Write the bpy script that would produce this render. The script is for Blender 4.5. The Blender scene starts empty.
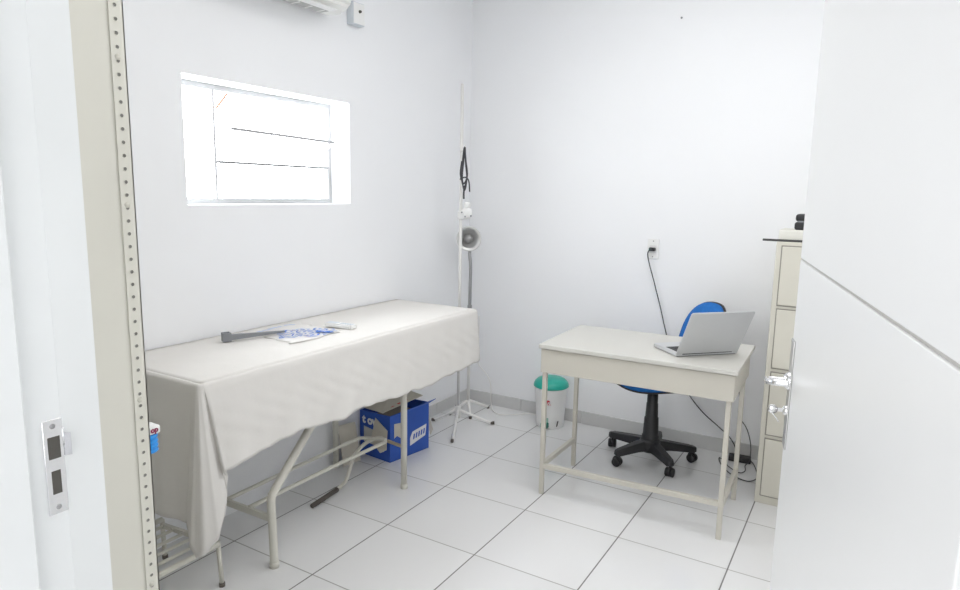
import bpy, bmesh, math, random
from mathutils import Vector, Matrix
random.seed(7)
S = bpy.context.scene
COL = S.collection

# ------------------------------------------------------------------ camera
cam_d = bpy.data.cameras.new('camera')
cam = bpy.data.objects.new('camera', cam_d)
COL.objects.link(cam)
R_ = Vector((0.85662692, 0.5156323, 0.0177103))
U_ = Vector((-0.09449208, 0.12305009, 0.98789165))
F_ = Vector((-0.50720959, 0.84792807, -0.15413119))
CP = Vector((2.16757402, -1.6630008, 1.45481501))
M = Matrix(((R_.x, U_.x, -F_.x, CP.x), (R_.y, U_.y, -F_.y, CP.y), (R_.z, U_.z, -F_.z, CP.z), (0, 0, 0, 1)))
cam.matrix_world = M
cam_d.sensor_fit = 'HORIZONTAL'
cam_d.sensor_width = 36.0
cam_d.lens = 651.7875 / 960.0 * 36.0
cam_d.clip_start = 0.02
S.camera = cam

# ------------------------------------------------------------------ world, lights, exposure
S.view_settings.view_transform = 'Standard'
S.view_settings.look = 'None'
S.view_settings.gamma = 1.0
S.view_settings.use_curve_mapping = False
S.view_settings.exposure = 0.0
S.cycles.diffuse_bounces = 8
S.cycles.max_bounces = 14
W = bpy.data.worlds.new('world')
S.world = W
W.use_nodes = True
wb = W.node_tree.nodes['Background']
wb.inputs[0].default_value = (0.93, 0.97, 1.0, 1)
wb.inputs[1].default_value = 15.0


def area(name, loc, rot, sx, sy, power, color=(1, 1, 1)):
    d = bpy.data.lights.new(name, 'AREA')
    d.shape = 'RECTANGLE'
    d.size = sx
    d.size_y = sy
    d.energy = power
    d.color = color
    o = bpy.data.objects.new(name, d)
    o.location = loc
    o.rotation_euler = rot
    COL.objects.link(o)
    return o


PI = math.pi
area('room_ceiling_light', (1.62, 0.35, 2.74), (0, 0, 0), 1.4, 1.7, 21.0, (1.0, 0.985, 0.97))
portal = area('window_portal', (-0.44, 0.47, 1.65), (0, -PI / 2, 0), 0.56, 1.02, 1.0)
portal.data.cycles.is_portal = True
area('corridor_fill_panel', (1.75, -3.12, 1.55), (-PI / 2, 0, PI), 2.6, 2.3, 36.0, (1.0, 0.99, 0.98))  # added fill panel behind the camera, brightens the room through the doorway


# ------------------------------------------------------------------ materials
def mat(name, rgb, rough=0.5, metal=0.0, var=0.0, scale=8.0, bump=0.0, bscale=60.0, spec=0.5, emis=None, trans=0.0, coat=0.0):
    m = bpy.data.materials.new(name)
    m.use_nodes = True
    nt = m.node_tree
    p = nt.nodes['Principled BSDF']
    p.inputs['Base Color'].default_value = (*rgb, 1)
    p.inputs['Roughness'].default_value = rough
    p.inputs['Metallic'].default_value = metal
    p.inputs['Specular IOR Level'].default_value = spec
    p.inputs['Coat Weight'].default_value = coat
    if trans:
        p.inputs['Transmission Weight'].default_value = trans
    tc = nt.nodes.new('ShaderNodeTexCoord')
    if var > 0:
        n = nt.nodes.new('ShaderNodeTexNoise')
        n.inputs['Scale'].default_value = scale
        n.inputs['Detail'].default_value = 4
        nt.links.new(tc.outputs['Object'], n.inputs['Vector'])
        r = nt.nodes.new('ShaderNodeMapRange')
        r.inputs['From Min'].default_value = 0.3
        r.inputs['From Max'].default_value = 0.7
        r.inputs['To Min'].default_value = 1 - var
        r.inputs['To Max'].default_value = 1 + var
        nt.links.new(n.outputs['Fac'], r.inputs['Value'])
        mx = nt.nodes.new('ShaderNodeVectorMath')
        mx.operation = 'SCALE'
        mx.inputs[0].default_value = rgb
        nt.links.new(r.outputs['Result'], mx.inputs['Scale'])
        nt.links.new(mx.outputs['Vector'], p.inputs['Base Color'])
    if bump > 0:
        n2 = nt.nodes.new('ShaderNodeTexNoise')
        n2.inputs['Scale'].default_value = bscale
        n2.inputs['Detail'].default_value = 3
        nt.links.new(tc.outputs['Object'], n2.inputs['Vector'])
        b = nt.nodes.new('ShaderNodeBump')
        b.inputs['Strength'].default_value = bump
        b.inputs['Distance'].default_value = 0.004
        nt.links.new(n2.outputs['Fac'], b.inputs['Height'])
        nt.links.new(b.outputs['Normal'], p.inputs['Normal'])
    return m


WALL = mat('white_wall_paint', (0.875, 0.882, 0.897), 0.55, var=0.008, scale=2.0, bump=0.08, bscale=30)
CEIL = mat('white_ceiling_paint', (0.9, 0.9, 0.9), 0.7, var=0.01)
WGLOSS = mat('white_gloss_door_paint', (0.775, 0.78, 0.78), 0.32, var=0.008, scale=3, bump=0.05, bscale=12)
FRAME = mat('white_frame_paint', (0.80, 0.82, 0.82), 0.4, var=0.02, scale=5)
BASEB = mat('grey_tile_skirting', (0.62, 0.62, 0.615), 0.3, var=0.02)
CREAM = mat('cream_enamel', (0.62, 0.60, 0.525), 0.35, var=0.02, scale=6)
CREAM_D = mat('desk_cream_enamel', (0.58, 0.555, 0.49), 0.35, var=0.015, scale=6)
DESKTOP = mat('desk_top_laminate', (0.59, 0.58, 0.54), 0.38, var=0.012, scale=5)
SHELFM = mat('grey_beige_steel', (0.70, 0.685, 0.61), 0.35, var=0.03, scale=4)
BEDM = mat('bed_cream_enamel', (0.66, 0.645, 0.575), 0.35, var=0.03, scale=9)
CLOTH = mat('cream_cotton_cloth', (0.745, 0.725, 0.695), 0.9, var=0.015, scale=6, bump=0.25, bscale=25, spec=0.1)
BLACK = mat('black_plastic', (0.018, 0.018, 0.02), 0.45, bump=0.05)
RUBBER = mat('dark_rubber', (0.12, 0.105, 0.09), 0.7)
DGREY = mat('dark_grey_plastic', (0.24, 0.25, 0.265), 0.5, var=0.05)
BLUE_F = mat('blue_chair_fabric', (0.025, 0.16, 0.50), 0.85, var=0.08, scale=60, bump=0.2, bscale=250, spec=0.2)
BLUE_C = mat('blue_printed_cardboard', (0.025, 0.10, 0.47), 0.5, var=0.05, scale=10)
CARD = mat('grey_beige_cardboard', (0.60, 0.565, 0.49), 0.85, var=0.04, scale=14)
CARDIN = mat('shaded_box_inside', (0.30, 0.26, 0.21), 0.9, var=0.05)
WPAPER = mat('white_print', (0.78, 0.78, 0.78), 0.6)
BLUEINK = mat('blue_ink', (0.05, 0.20, 0.66), 0.6)
LBLUEINK = mat('pale_blue_ink', (0.38, 0.50, 0.78), 0.6)
REDINK = mat('red_ink', (0.60, 0.10, 0.08), 0.6)
WPLAST = mat('white_plastic', (0.84, 0.84, 0.83), 0.35, var=0.01)
GWPLAST = mat('pale_grey_plastic', (0.62, 0.66, 0.70), 0.4)
TEAL = mat('teal_plastic', (0.02, 0.42, 0.33), 0.3)
DTEAL = mat('dark_teal_plastic', (0.01, 0.20, 0.15), 0.3)
SILVER = mat('silver_laptop_metal', (0.60, 0.61, 0.62), 0.42, 0.40, var=0.01)
SCREEN = mat('black_screen', (0.01, 0.01, 0.012), 0.15)
CHROME = mat('chrome', (0.82, 0.82, 0.83), 0.12, 1.0)
STEEL = mat('brushed_steel', (0.58, 0.58, 0.57), 0.32, 1.0)
GREYMET = mat('grey_metal', (0.36, 0.36, 0.36), 0.4, 0.6)
WHITEMET = mat('white_enamel_tube', (0.80, 0.79, 0.765), 0.35, var=0.02)
DARK = mat('dark_gap', (0.09, 0.085, 0.075), 0.8)
GAP = mat('shadowed_steel_gap', (0.30, 0.285, 0.25), 0.6)
HOLE = mat('grey_hole', (0.20, 0.195, 0.175), 0.7)
GROOVE = mat('grey_groove', (0.50, 0.49, 0.47), 0.6)
BRISTLE = mat('blue_bristles', (0.02, 0.30, 0.80), 0.4, var=0.1, scale=40)
PURPLE = mat('dark_red_print', (0.25, 0.03, 0.08), 0.6)
GLASS = mat('clear_glass', (0.95, 0.97, 0.98), 0.03, trans=1.0)


def floor_material():
    m = bpy.data.materials.new('glossy_white_floor_tiles')
    m.use_nodes = True
    nt = m.node_tree
    N = nt.nodes.new
    L = nt.links.new
    p = nt.nodes['Principled BSDF']
    tc = N('ShaderNodeTexCoord')
    sep = N('ShaderNodeSeparateXYZ')
    L(tc.outputs['Object'], sep.inputs[0])

    def mth(op, a, b=None):
        n = N('ShaderNodeMath')
        n.operation = op
        for i, v in enumerate((a, b)):
            if v is None:
                continue
            if isinstance(v, (int, float)):
                n.inputs[i].default_value = v
            else:
                L(v, n.inputs[i])
        return n.outputs[0]

    def axis(out, off, per, half):
        t = mth('DIVIDE', mth('SUBTRACT', out, off), per)
        fl = mth('ROUND', t)
        dist = mth('MULTIPLY', mth('ABSOLUTE', mth('SUBTRACT', t, fl)), per)
        mr = N('ShaderNodeMapRange')
        mr.interpolation_type = 'SMOOTHSTEP'
        mr.inputs['From Min'].default_value = half * 0.6
        mr.inputs['From Max'].default_value = half * 1.4
        mr.inputs['To Min'].default_value = 1
        mr.inputs['To Max'].default_value = 0
        L(dist, mr.inputs['Value'])
        cell = mth('FLOOR', t)
        return mr.outputs[0], cell
    gx, cx = axis(sep.outputs[0], 0.002, 0.4495, 0.0028)
    gy, cy = axis(sep.outputs[1], -0.008, 0.4535, 0.0026)
    comb = N('ShaderNodeCombineXYZ')
    L(cx, comb.inputs[0])
    L(cy, comb.inputs[1])
    wn = N('ShaderNodeTexWhiteNoise')
    wn.noise_dimensions = '2D'
    L(comb.outputs[0], wn.inputs['Vector'])
    tone = N('ShaderNodeMapRange')
    tone.inputs['To Min'].default_value = 0.965
    tone.inputs['To Max'].default_value = 1.02
    L(wn.outputs['Value'], tone.inputs['Value'])
    base = N('ShaderNodeVectorMath')
    base.operation = 'SCALE'
    base.inputs[0].default_value = (0.79, 0.79, 0.79)
    L(tone.outputs[0], base.inputs['Scale'])
    m1 = N('ShaderNodeMix')
    m1.data_type = 'RGBA'
    L(gy, m1.inputs['Factor'])
    L(base.outputs[0], m1.inputs[6])
    m1.inputs[7].default_value = (0.36, 0.35, 0.33, 1)
    m2 = N('ShaderNodeMix')
    m2.data_type = 'RGBA'
    L(gx, m2.inputs['Factor'])
    L(m1.outputs[2], m2.inputs[6])
    m2.inputs[7].default_value = (0.20, 0.195, 0.19, 1)
    L(m2.outputs[2], p.inputs['Base Color'])
    g = mth('MAXIMUM', gx, gy)
    rr = N('ShaderNodeMapRange')
    rr.inputs['To Min'].default_value = 0.16
    rr.inputs['To Max'].default_value = 0.8
    L(g, rr.inputs['Value'])
    L(rr.outputs[0], p.inputs['Roughness'])
    nz = N('ShaderNodeTexNoise')
    nz.inputs['Scale'].default_value = 5
    L(tc.outputs['Object'], nz.inputs['Vector'])
    hh = mth('SUBTRACT', mth('MULTIPLY', nz.outputs['Fac'], 0.25), g)
    b = N('ShaderNodeBump')
    b.inputs['Strength'].default_value = 0.25
    b.inputs['Distance'].default_value = 0.002
    L(hh, b.inputs['Height'])
    L(b.outputs['Normal'], p.inputs['Normal'])
    return m


FLOOR = floor_material()


# ------------------------------------------------------------------ mesh helpers
class MB:
    def __init__(self):
        self.bm = bmesh.new()

    def box(self, x0, x1, y0, y1, z0, z1, bev=0.0, seg=2, mtx=None):
        tmp = bmesh.new()
        bmesh.ops.create_cube(tmp, size=1.0)
        for v in tmp.verts:
            v.co = Vector(((x0 + x1) / 2 + v.co.x * (x1 - x0), (y0 + y1) / 2 + v.co.y * (y1 - y0), (z0 + z1) / 2 + v.co.z * (z1 - z0)))
        if bev > 0:
            bmesh.ops.bevel(tmp, geom=list(tmp.edges), offset=bev, segments=seg, affect='EDGES', profile=0.5)
        self.merge(tmp, mtx)
        return self

    def merge(self, tmp, mtx=None):
        if mtx is not None:
            bmesh.ops.transform(tmp, matrix=mtx, verts=tmp.verts)
        me = bpy.data.meshes.new('tmp')
        tmp.to_mesh(me)
        tmp.free()
        self.bm.from_mesh(me)
        bpy.data.meshes.remove(me)

    def tube(self, pts, r, seg=10, cap=True, flat=None):
        """sweep a circle (or per-point radii) along a polyline"""
        pts = [Vector(p) for p in pts]
        n = len(pts)
        rs = r if isinstance(r, (list, tuple)) else [r] * n
        tang = []
        for i in range(n):
            if i == 0:
                t = pts[1] - pts[0]
            elif i == n - 1:
                t = pts[-1] - pts[-2]
            else:
                t = (pts[i + 1] - pts[i]).normalized() + (pts[i] - pts[i - 1]).normalized()
            tang.append(t.normalized())
        up = Vector((0, 0, 1)) if abs(tang[0].z) < 0.9 else Vector((1, 0, 0))
        nx = tang[0].cross(up).normalized()
        rings = []
        for i in range(n):
            nx = (nx - tang[i] * nx.dot(tang[i])).normalized()
            ny = tang[i].cross(nx)
            k = 1.0
            if 0 < i < n - 1:
                c = tang[i].dot((pts[i + 1] - pts[i]).normalized())
                k = 1.0 / max(c, 0.5)
            k = min(k, 1.3)
            ring = [self.bm.verts.new(pts[i] + (nx * math.cos(2 * PI * j / seg) + ny * math.sin(2 * PI * j / seg)) * rs[i] * k) for j in range(seg)]
            rings.append(ring)
        for i in range(n - 1):
            for j in range(seg):
                f = self.bm.faces.new((rings[i][j], rings[i][(j + 1) % seg], rings[i + 1][(j + 1) % seg], rings[i + 1][j]))
                f.smooth = True
        if cap:
            self.bm.faces.new(list(reversed(rings[0])))
            self.bm.faces.new(rings[-1])
        return self

    def bar(self, a, b, w, h=None):
        """rectangular bar from a to b"""
        a, b = Vector(a), Vector(b)
        h = h or w
        t = (b - a).normalized()
        up = Vector((0, 0, 1)) if abs(t.z) < 0.9 else Vector((0, 1, 0))
        nx = t.cross(up).normalized()
        ny = nx.cross(t)
        vs = []
        for p in (a, b):
            for sx, sy in ((-1, -1), (1, -1), (1, 1), (-1, 1)):
                vs.append(self.bm.verts.new(p + nx * sx * w / 2 + ny * sy * h / 2))
        for f in ((3, 2, 1, 0), (4, 5, 6, 7), (0, 1, 5, 4), (1, 2, 6, 5), (2, 3, 7, 6), (3, 0, 4, 7)):
            self.bm.faces.new([vs[i] for i in f])
        return self

    def lathe(self, prof, loc=(0, 0, 0), axis=None, seg=32, sx=1.0, sy=1.0, smooth=True):
        """prof: list of (r,z); axis: direction of local z"""
        loc = Vector(loc)
        rot = Matrix.Identity(3)
        if axis is not None:
            rot = Vector((0, 0, 1)).rotation_difference(Vector(axis).normalized()).to_matrix()
        rings = []
        for (r, z) in prof:
            if r < 1e-6:
                rings.append([self.bm.verts.new(loc + rot @ Vector((0, 0, z)))])
            else:
                rings.append([self.bm.verts.new(loc + rot @ Vector((r * sx * math.cos(2 * PI * j / seg), r * sy * math.sin(2 * PI * j / seg), z))) for j in range(seg)])
        for i in range(len(rings) - 1):
            A, B = rings[i], rings[i + 1]
            for j in range(seg):
                k = (j + 1) % seg
                if len(A) == 1 and len(B) == 1:
                    continue
                if len(A) == 1:
                    f = self.bm.faces.new((A[0], B[k], B[j]))
                elif len(B) == 1:
                    f = self.bm.faces.new((A[j], A[k], B[0]))
                else:
                    f = self.bm.faces.new((A[j], A[k], B[k], B[j]))
                f.smooth = smooth
        return self

    def prism(self, poly, z0, z1, mtx=None, bev=0.0):
        tmp = bmesh.new()
        b = [tmp.verts.new((x, y, z0)) for x, y in poly]
        t = [tmp.verts.new((x, y, z1)) for x, y in poly]
        n = len(poly)
        tmp.faces.new(list(reversed(b)))
        tmp.faces.new(t)
        for i in range(n):
            tmp.faces.new((b[i], b[(i + 1) % n], t[(i + 1) % n], t[i]))
        bmesh.ops.recalc_face_normals(tmp, faces=tmp.faces)
        if bev > 0:
            bmesh.ops.bevel(tmp, geom=list(tmp.edges), offset=bev, segments=2, affect='EDGES')
        self.merge(tmp, mtx)
        return self

    def grid(self, rows, smooth=True):
        """rows of points -> quad sheet"""
        vs = [[self.bm.verts.new(p) for p in row] for row in rows]
        for i in range(len(vs) - 1):
            for j in range(len(vs[0]) - 1):
                f = self.bm.faces.new((vs[i][j], vs[i][j + 1], vs[i + 1][j + 1], vs[i + 1][j]))
                f.smooth = smooth
        return self

    def build(self, name, m, parent=None, recalc=True):
        if recalc:
            bmesh.ops.recalc_face_normals(self.bm, faces=self.bm.faces)
        me = bpy.data.meshes.new(name)
        self.bm.to_mesh(me)
        self.bm.free()
        me.materials.append(m)
        o = bpy.data.objects.new(name, me)
        COL.objects.link(o)
        if parent is not None:
            o.parent = parent
            # geometry is written in world space; keep it there
            o.matrix_parent_inverse = world_of(parent).inverted()
        return o


def world_of(o):
    m = Matrix.LocRotScale(o.location, o.rotation_euler, o.scale)
    if o.parent is not None:
        return world_of(o.parent) @ o.matrix_parent_inverse @ m
    return m


def tag(o, label, cat, group=None):
    o['label'] = label
    o['category'] = cat
    if group:
        o['group'] = group
    return o


def thing(name, loc, label, cat, group=None):
    o = bpy.data.objects.new(name, None)
    o.empty_display_size = 0.1
    o.location = loc
    COL.objects.link(o)
    return tag(o, label, cat, group)


def struct(o):
    o['kind'] = 'structure'
    return o


def spline(pts, n=8):
    pts = [Vector(p) for p in pts]
    out = []
    P = [pts[0] * 2 - pts[1]] + pts + [pts[-1] * 2 - pts[-2]]
    for i in range(1, len(P) - 2):
        a, b, c, d = P[i - 1], P[i], P[i + 1], P[i + 2]
        for k in range(n):
            t = k / n
            out.append(0.5 * ((2 * b) + (c - a) * t + (2 * a - 5 * b + 4 * c - d) * t * t + (3 * b - a - 3 * c + d) * t ** 3))
    out.append(pts[-1])
    return out


def lerp(a, b, t):
    return a + (b - a) * t


def text_mesh(mb, s, size, origin, xdir, ydir, depth=0.0006, shear=0.0, bold=0.0):
    """letters of s laid in the plane (xdir, ydir) at origin"""
    cu = bpy.data.curves.new('tmp_text', 'FONT')
    cu.body = s
    cu.size = size
    cu.extrude = depth
    cu.shear = shear
    cu.offset = bold
    ob = bpy.data.objects.new('tmp_text', cu)
    COL.objects.link(ob)
    dg = bpy.context.evaluated_depsgraph_get()
    dg.update()
    me = bpy.data.meshes.new_from_object(ob.evaluated_get(dg))
    X = Vector(xdir).normalized()
    Y = Vector(ydir).normalized()
    Z = X.cross(Y)
    o = Vector(origin)
    mt = Matrix(((X.x, Y.x, Z.x, o.x), (X.y, Y.y, Z.y, o.y), (X.z, Y.z, Z.z, o.z), (0, 0, 0, 1)))
    me.transform(mt)
    mb.bm.from_mesh(me)
    bpy.data.meshes.remove(me)
    bpy.data.objects.remove(ob)
    bpy.data.curves.remove(cu)


def quad(mb, a, b, c, d):
    f = mb.bm.faces.new([mb.bm.verts.new(p) for p in (a, b, c, d)])
    return f


def solidify(o, t, off=0.0):
    md = o.modifiers.new('solid', 'SOLIDIFY')
    md.thickness = t
    md.offset = off
    return o


def bevelmod(o, w, seg=2):
    md = o.modifiers.new('bevel', 'BEVEL')
    md.width = w
    md.segments = seg
    md.limit_method = 'ANGLE'
    return o


# ------------------------------------------------------------------ room shell
XL, XR, YB, YF, ZC = -0.205, 2.45, 2.145, -1.21, 2.80
struct(MB().box(-0.6, 4.0, -3.4, 2.4, -0.08, 0.0).build('floor', FLOOR))
struct(MB().box(-0.6, 4.0, -3.4, 2.4, ZC, ZC + 0.08).build('ceiling', CEIL))
# left wall with the window opening
wy0, wy1, wz0, wz1 = 0.0, 0.955, 1.388, 1.900
XO = -0.42
b = MB()
b.box(XO, XL, -1.36, wy0, 0, ZC)
b.box(XO, XL, wy1, 2.35, 0, ZC)
b.box(XO, XL, wy0, wy1, 0, wz0)
b.box(XO, XL, wy0, wy1, wz1, ZC)
struct(b.build('wall_left', WALL))
struct(MB().box(XL, XR + 0.15, YB, YB + 0.15, 0, ZC).build('wall_back', WALL))
struct(MB().box(XR, XR + 0.15, -1.21, YB, 0, ZC).build('wall_right', WALL))
b = MB()
b.box(XL, 1.268, -1.36, YF, 0, ZC)
b.box(2.31, XR, -1.36, YF, 0, ZC)
b.box(1.268, 2.31, -1.36, YF, 2.16, ZC)
struct(b.build('wall_front', WALL))
b = MB()
b.box(-0.4, 3.9, -3.35, -3.2, 0, ZC)
b.box(3.75, 3.9, -3.2, -1.36, 0, ZC)
b.box(XR, 3.75, -1.36, -1.21, 0, ZC)
b.box(-0.4, -0.25, -3.2, -1.36, 0, ZC)
struct(b.build('wall_corridor', WALL))
# skirting tiles
b = MB()
for i in range(6):
    x0 = 0.44 * i - 0.205
    b.box(x0 + 0.001, min(x0 + 0.438, XR), YB - 0.011, YB, 0, 0.082, 0.0015, 1)
struct(b.build('baseboard_back', BASEB))
b = MB()
for i in range(3):
    b.box(XL, XL + 0.011, 1.0 + 0.378 * i, 1.0 + 0.378 * i + 0.376, 0, 0.08, 0.0015, 1)
struct(b.build('baseboard_left', BASEB))

# ------------------------------------------------------------------ window
b = MB()
XW = -0.345
fr = 0.024
b.box(XW - 0.02, XW + 0.01, wy0, wy1, wz1 - fr, wz1)
b.box(XW - 0.02, XW + 0.01, wy0, wy1, wz0, wz0 + fr)
b.box(XW - 0.02, XW + 0.01, wy0, wy0 + fr, wz0 + fr, wz1 - fr)
b.box(XW - 0.02, XW + 0.01, wy1 - fr, wy1, wz0 + fr, wz1 - fr)
b.box(XW - 0.015, XW + 0.006, 0.236, 0.248, wz0 + fr, wz1 - fr)
win = struct(b.build('window_1', mat('window_grey_frame', (0.42, 0.42, 0.42), 0.5)))
WSH = mat('window_grey_sash', (0.40, 0.40, 0.41), 0.5)
b = MB()
b.bar((XW + 0.085, 0.265, 1.714), (XW + 0.085, 0.90, 1.70), 0.012)
b.bar((XW + 0.0, 0.262, 1.665), (XW + 0.085, 0.265, 1.714), 0.008)
b.bar((XW + 0.0, 0.925, 1.66), (XW + 0.085, 0.90, 1.70), 0.008)
sash = b.build('tilting_sash', WSH, win)
b = MB()
b.bar((XW + 0.006, 0.25, 1.572), (XW + 0.006, 0.93, 1.572), 0.011)
b.build('glazing_bar', mat('window_dark_bar', (0.22, 0.22, 0.22), 0.5), win)
b = MB()
b.box(XW - 0.003, XW + 0.001, 0.25, 0.93, wz0 + fr, 1.567)
b.build('pane', GLASS, win)
b = MB()
b.bar((XW + 0.012, 0.25, wz1 - 0.10), (XW + 0.012, 0.31, wz1 - 0.03), 0.008)
b.build('stay_bracket', mat('rusty_metal', (0.50, 0.27, 0.18), 0.7), win)

# ------------------------------------------------------------------ door frame (left jamb) with strike plate
b = MB()
b.box(1.268, 1.300, -1.36, -1.252, 0, 2.16)
b.prism([(1.268, -1.252), (1.3005, -1.252), (1.292, -1.199), (1.268, -1.199)], 0, 2.16)
b.box(1.300, 1.312, -1.36, -1.297, 0, 2.16, 0.002, 1)
b.box(1.3, 1.3022, -1.2955, -1.2945, 0.9, 2.0)
jamb = struct(b.build('trim_1', FRAME))
b = MB()
b.box(1.300, 1.3018, -1.2755, -1.2515, 1.037, 1.163, 0.0008, 1)
b.tube([(1.3018, -1.2515, 1.125), (1.3018, -1.2515, 1.150)], 0.0012, 8)
sp = b.build('strike_plate', CHROME, jamb)
b = MB()
b.prism([(1.3005, -1.2520), (1.3035, -1.2515), (1.3075, -1.2455), (1.3065, -1.2445), (1.3005, -1.2500)], 1.112, 1.142)
b.build('strike_lip', CHROME, sp)
b = MB()
b.box(1.3017, 1.3021, -1.2705, -1.2560, 1.111, 1.140)
b.build('latch_slot', DARK, sp)
b = MB()
b.box(1.3017, 1.3021, -1.2690, -1.2580, 1.064, 1.095)
b.build('bolt_slot', DARK, sp)
for z in (1.154, 1.046):
    b = MB()
    b.lathe([(0, 0.0012), (0.003, 0.0008), (0.0035, 0)], (1.3018, -1.2635, z), (1, 0, 0), 12)
    b.build('screw', GREYMET, sp)
b = MB()
b.box(2.278, 2.31, -1.36, -1.206, 0, 2.16)
b.box(2.262, 2.278, -1.36, -1.30, 0, 2.16)
struct(b.build('trim_2', FRAME))
struct(MB().box(1.268, 2.31, -1.36, -1.206, 2.16, 2.19).build('trim_3', FRAME))

# ------------------------------------------------------------------ open door
E0 = Vector((2.057, -0.317, 0))
DD = Vector((0.2026, -0.979, 0)).normalized()
DN = Vector((-DD.y, DD.x, 0))            # towards +x side (away from the room's centre)
if DN.x > 0:
    DN = -DN                              # DN points to -x (the face we look at)
DW, DT = 0.872, 0.035


def door_m(u, w, z):
    return E0 + DD * u - DN * w + Vector((0, 0, z))


def dbox(mb, u0, u1, w0, w1, z0, z1, bev=0.0):
    X, Y = DD, -DN
    mt = Matrix(((X.x, Y.x, 0, E0.x), (X.y, Y.y, 0, E0.y), (0, 0, 1, 0), (0, 0, 0, 1)))
    mb.box(u0, u1, w0, w1, z0, z1, bev, 2, mt)


# face w=0 is the one turned to the camera; groove at z 1.335..1.34
b = MB()
dbox(b, 0, DW, 0, DT, 0.012, 1.3425, 0.0015)
dbox(b, 0, DW, 0, DT, 1.3465, 2.10, 0.0015)
dbox(b, 0.002, DW - 0.002, 0.004, DT - 0.004, 1.33, 1.352)
door = b.build('door_1', WGLOSS)
struct(door)
b = MB()
dbox(b, 0.002, DW - 0.002, 0.0032, 0.0045, 1.3425, 1.3465)
b.build('groove', GROOVE, door)
# lever handle, lock plate and key on the face turned to the camera, seen almost edge-on
hz = 1.116
b = MB()
dbox(b, 0.004, 0.040, -0.003, 0.0, 0.985, 1.195, 0.0012)
plate = b.build('lock_plate', STEEL, door)
b = MB()
p0 = door_m(0.024, -0.003, hz)
b.lathe([(0.0, 0.010), (0.010, 0.010), (0.016, 0.004), (0.017, 0.0)], p0, DN, 20)
up = Vector((0, 0, 1))
pts = spline([p0 + DN * 0.002, p0 + DN * 0.030, p0 + DN * 0.039 + DD * 0.008 + up * 0.001, p0 + DN * 0.041 + DD * 0.04 + up * 0.006, p0 + DN * 0.039 + DD * 0.070 + up * 0.013, p0 + DN * 0.030 + DD * 0.084 + up * 0.016, p0 + DN * 0.010 + DD * 0.088 + up * 0.017], 6)
b.tube(pts, 0.0055, 12)
b.build('lever_handle', CHROME, door)
b = MB()
k0 = door_m(0.024, -0.003, 1.058)
b.lathe([(0.0, 0.006), (0.008, 0.006), (0.009, 0.0)], k0, DN, 16)
b.bar(k0 + DN * 0.004, k0 + DN * 0.022, 0.002, 0.007)
b.lathe([(0.0, 0.0015), (0.009, 0.001), (0.009, -0.001), (0.0, -0.0015)], k0 + DN * 0.024, DD, 18)
b.tube(spline([k0 + DN * 0.024 + Vector((0, 0, -0.008)), k0 + DN * 0.017 + Vector((0, 0, -0.016)), k0 + DN * 0.012 + Vector((0, 0, -0.024))], 5), 0.0012, 6)
b.build('key', CHROME, door)

# ------------------------------------------------------------------ examination table
t = thing('examination_table', (0.08, 0.5, 0), 'long cream tubular steel examination table under the white sheet, along the left wall', 'examination table')
BX0, BX1, BY0, BY1 = -0.195, 0.352, -0.382, 1.342
b = MB()
b.box(BX0 + 0.01, BX1 - 0.01, BY0 + 0.01, BY1 - 0.01, 0.775, 0.822, 0.012)
b.build('padded_top', WPLAST, t)
b = MB()
for x in (0.29, -0.155):
    b.bar((x, BY0 + 0.05, 0.762), (x, BY1 - 0.05, 0.762), 0.026)
for y in (BY0 + 0.05, 0.773, BY1 - 0.05):
    b.bar((-0.155, y, 0.762), (0.29, y, 0.762), 0.024)
b.build('top_frame', BEDM, t)
LX0, LX1 = -0.163, 0.29
for x in (LX1, LX0):
    b = MB()
    b.tube(spline([(x, -0.050, 0.0), (x, -0.052, 0.15), (x, -0.056, 0.26), (x, -0.05, 0.295), (x, -0.025, 0.325), (x, 0.154, 0.504), (x, 0.43, 0.775)], 5), 0.0165, 14)
    o = b.build('leg', BEDM, t)
    MBf = MB()
    MBf.lathe([(0.0, 0.0), (0.019, 0.0), (0.019, 0.022), (0.0165, 0.024)], (x, -0.050, 0.0), None, 16)
    MBf.build('foot_cap', BEDM, o)
for x in (LX1, LX0):
    b = MB()
    b.tube([(x, 0.773, 0.0), (x, 0.773, 0.775)], 0.0155, 14)
    o = b.build('leg', BEDM, t)
    MBf = MB()
    MBf.lathe([(0.0, 0.0), (0.018, 0.0), (0.018, 0.022), (0.0155, 0.024)], (x, 0.773, 0.0), None, 16)
    MBf.build('foot_cap', BEDM, o)
b = MB()
b.bar((LX1, -0.054, 0.203), (0.028, -0.058, 0.203), 0.012, 0.026)
b.build('cross_bar', BEDM, t)
b = MB()
b.bar((LX1, 0.773, 0.214), (0.185, 0.775, 0.222), 0.010, 0.014)
b.build('cross_bar', mat('dark_brown_steel', (0.36, 0.31, 0.23), 0.5, var=0.1), t)  # short bar in a darker brown than the other tubes
b = MB()
b.tube(spline([(0.165, -0.058, 0.216), (0.166, 0.30, 0.217), (0.176, 0.62, 0.219), (0.182, 0.745, 0.220)], 4) + spline([(0.180, 0.765, 0.220), (0.165, 0.782, 0.220), (0.14, 0.785, 0.219), (0.05, 0.760, 0.214), (0.027, 0.745, 0.212)], 4) + spline([(0.020, 0.72, 0.210), (0.022, 0.30, 0.211), (0.030, -0.056, 0.212)], 4), 0.0088, 12)
b.build('lower_rail', BEDM, t)

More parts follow.
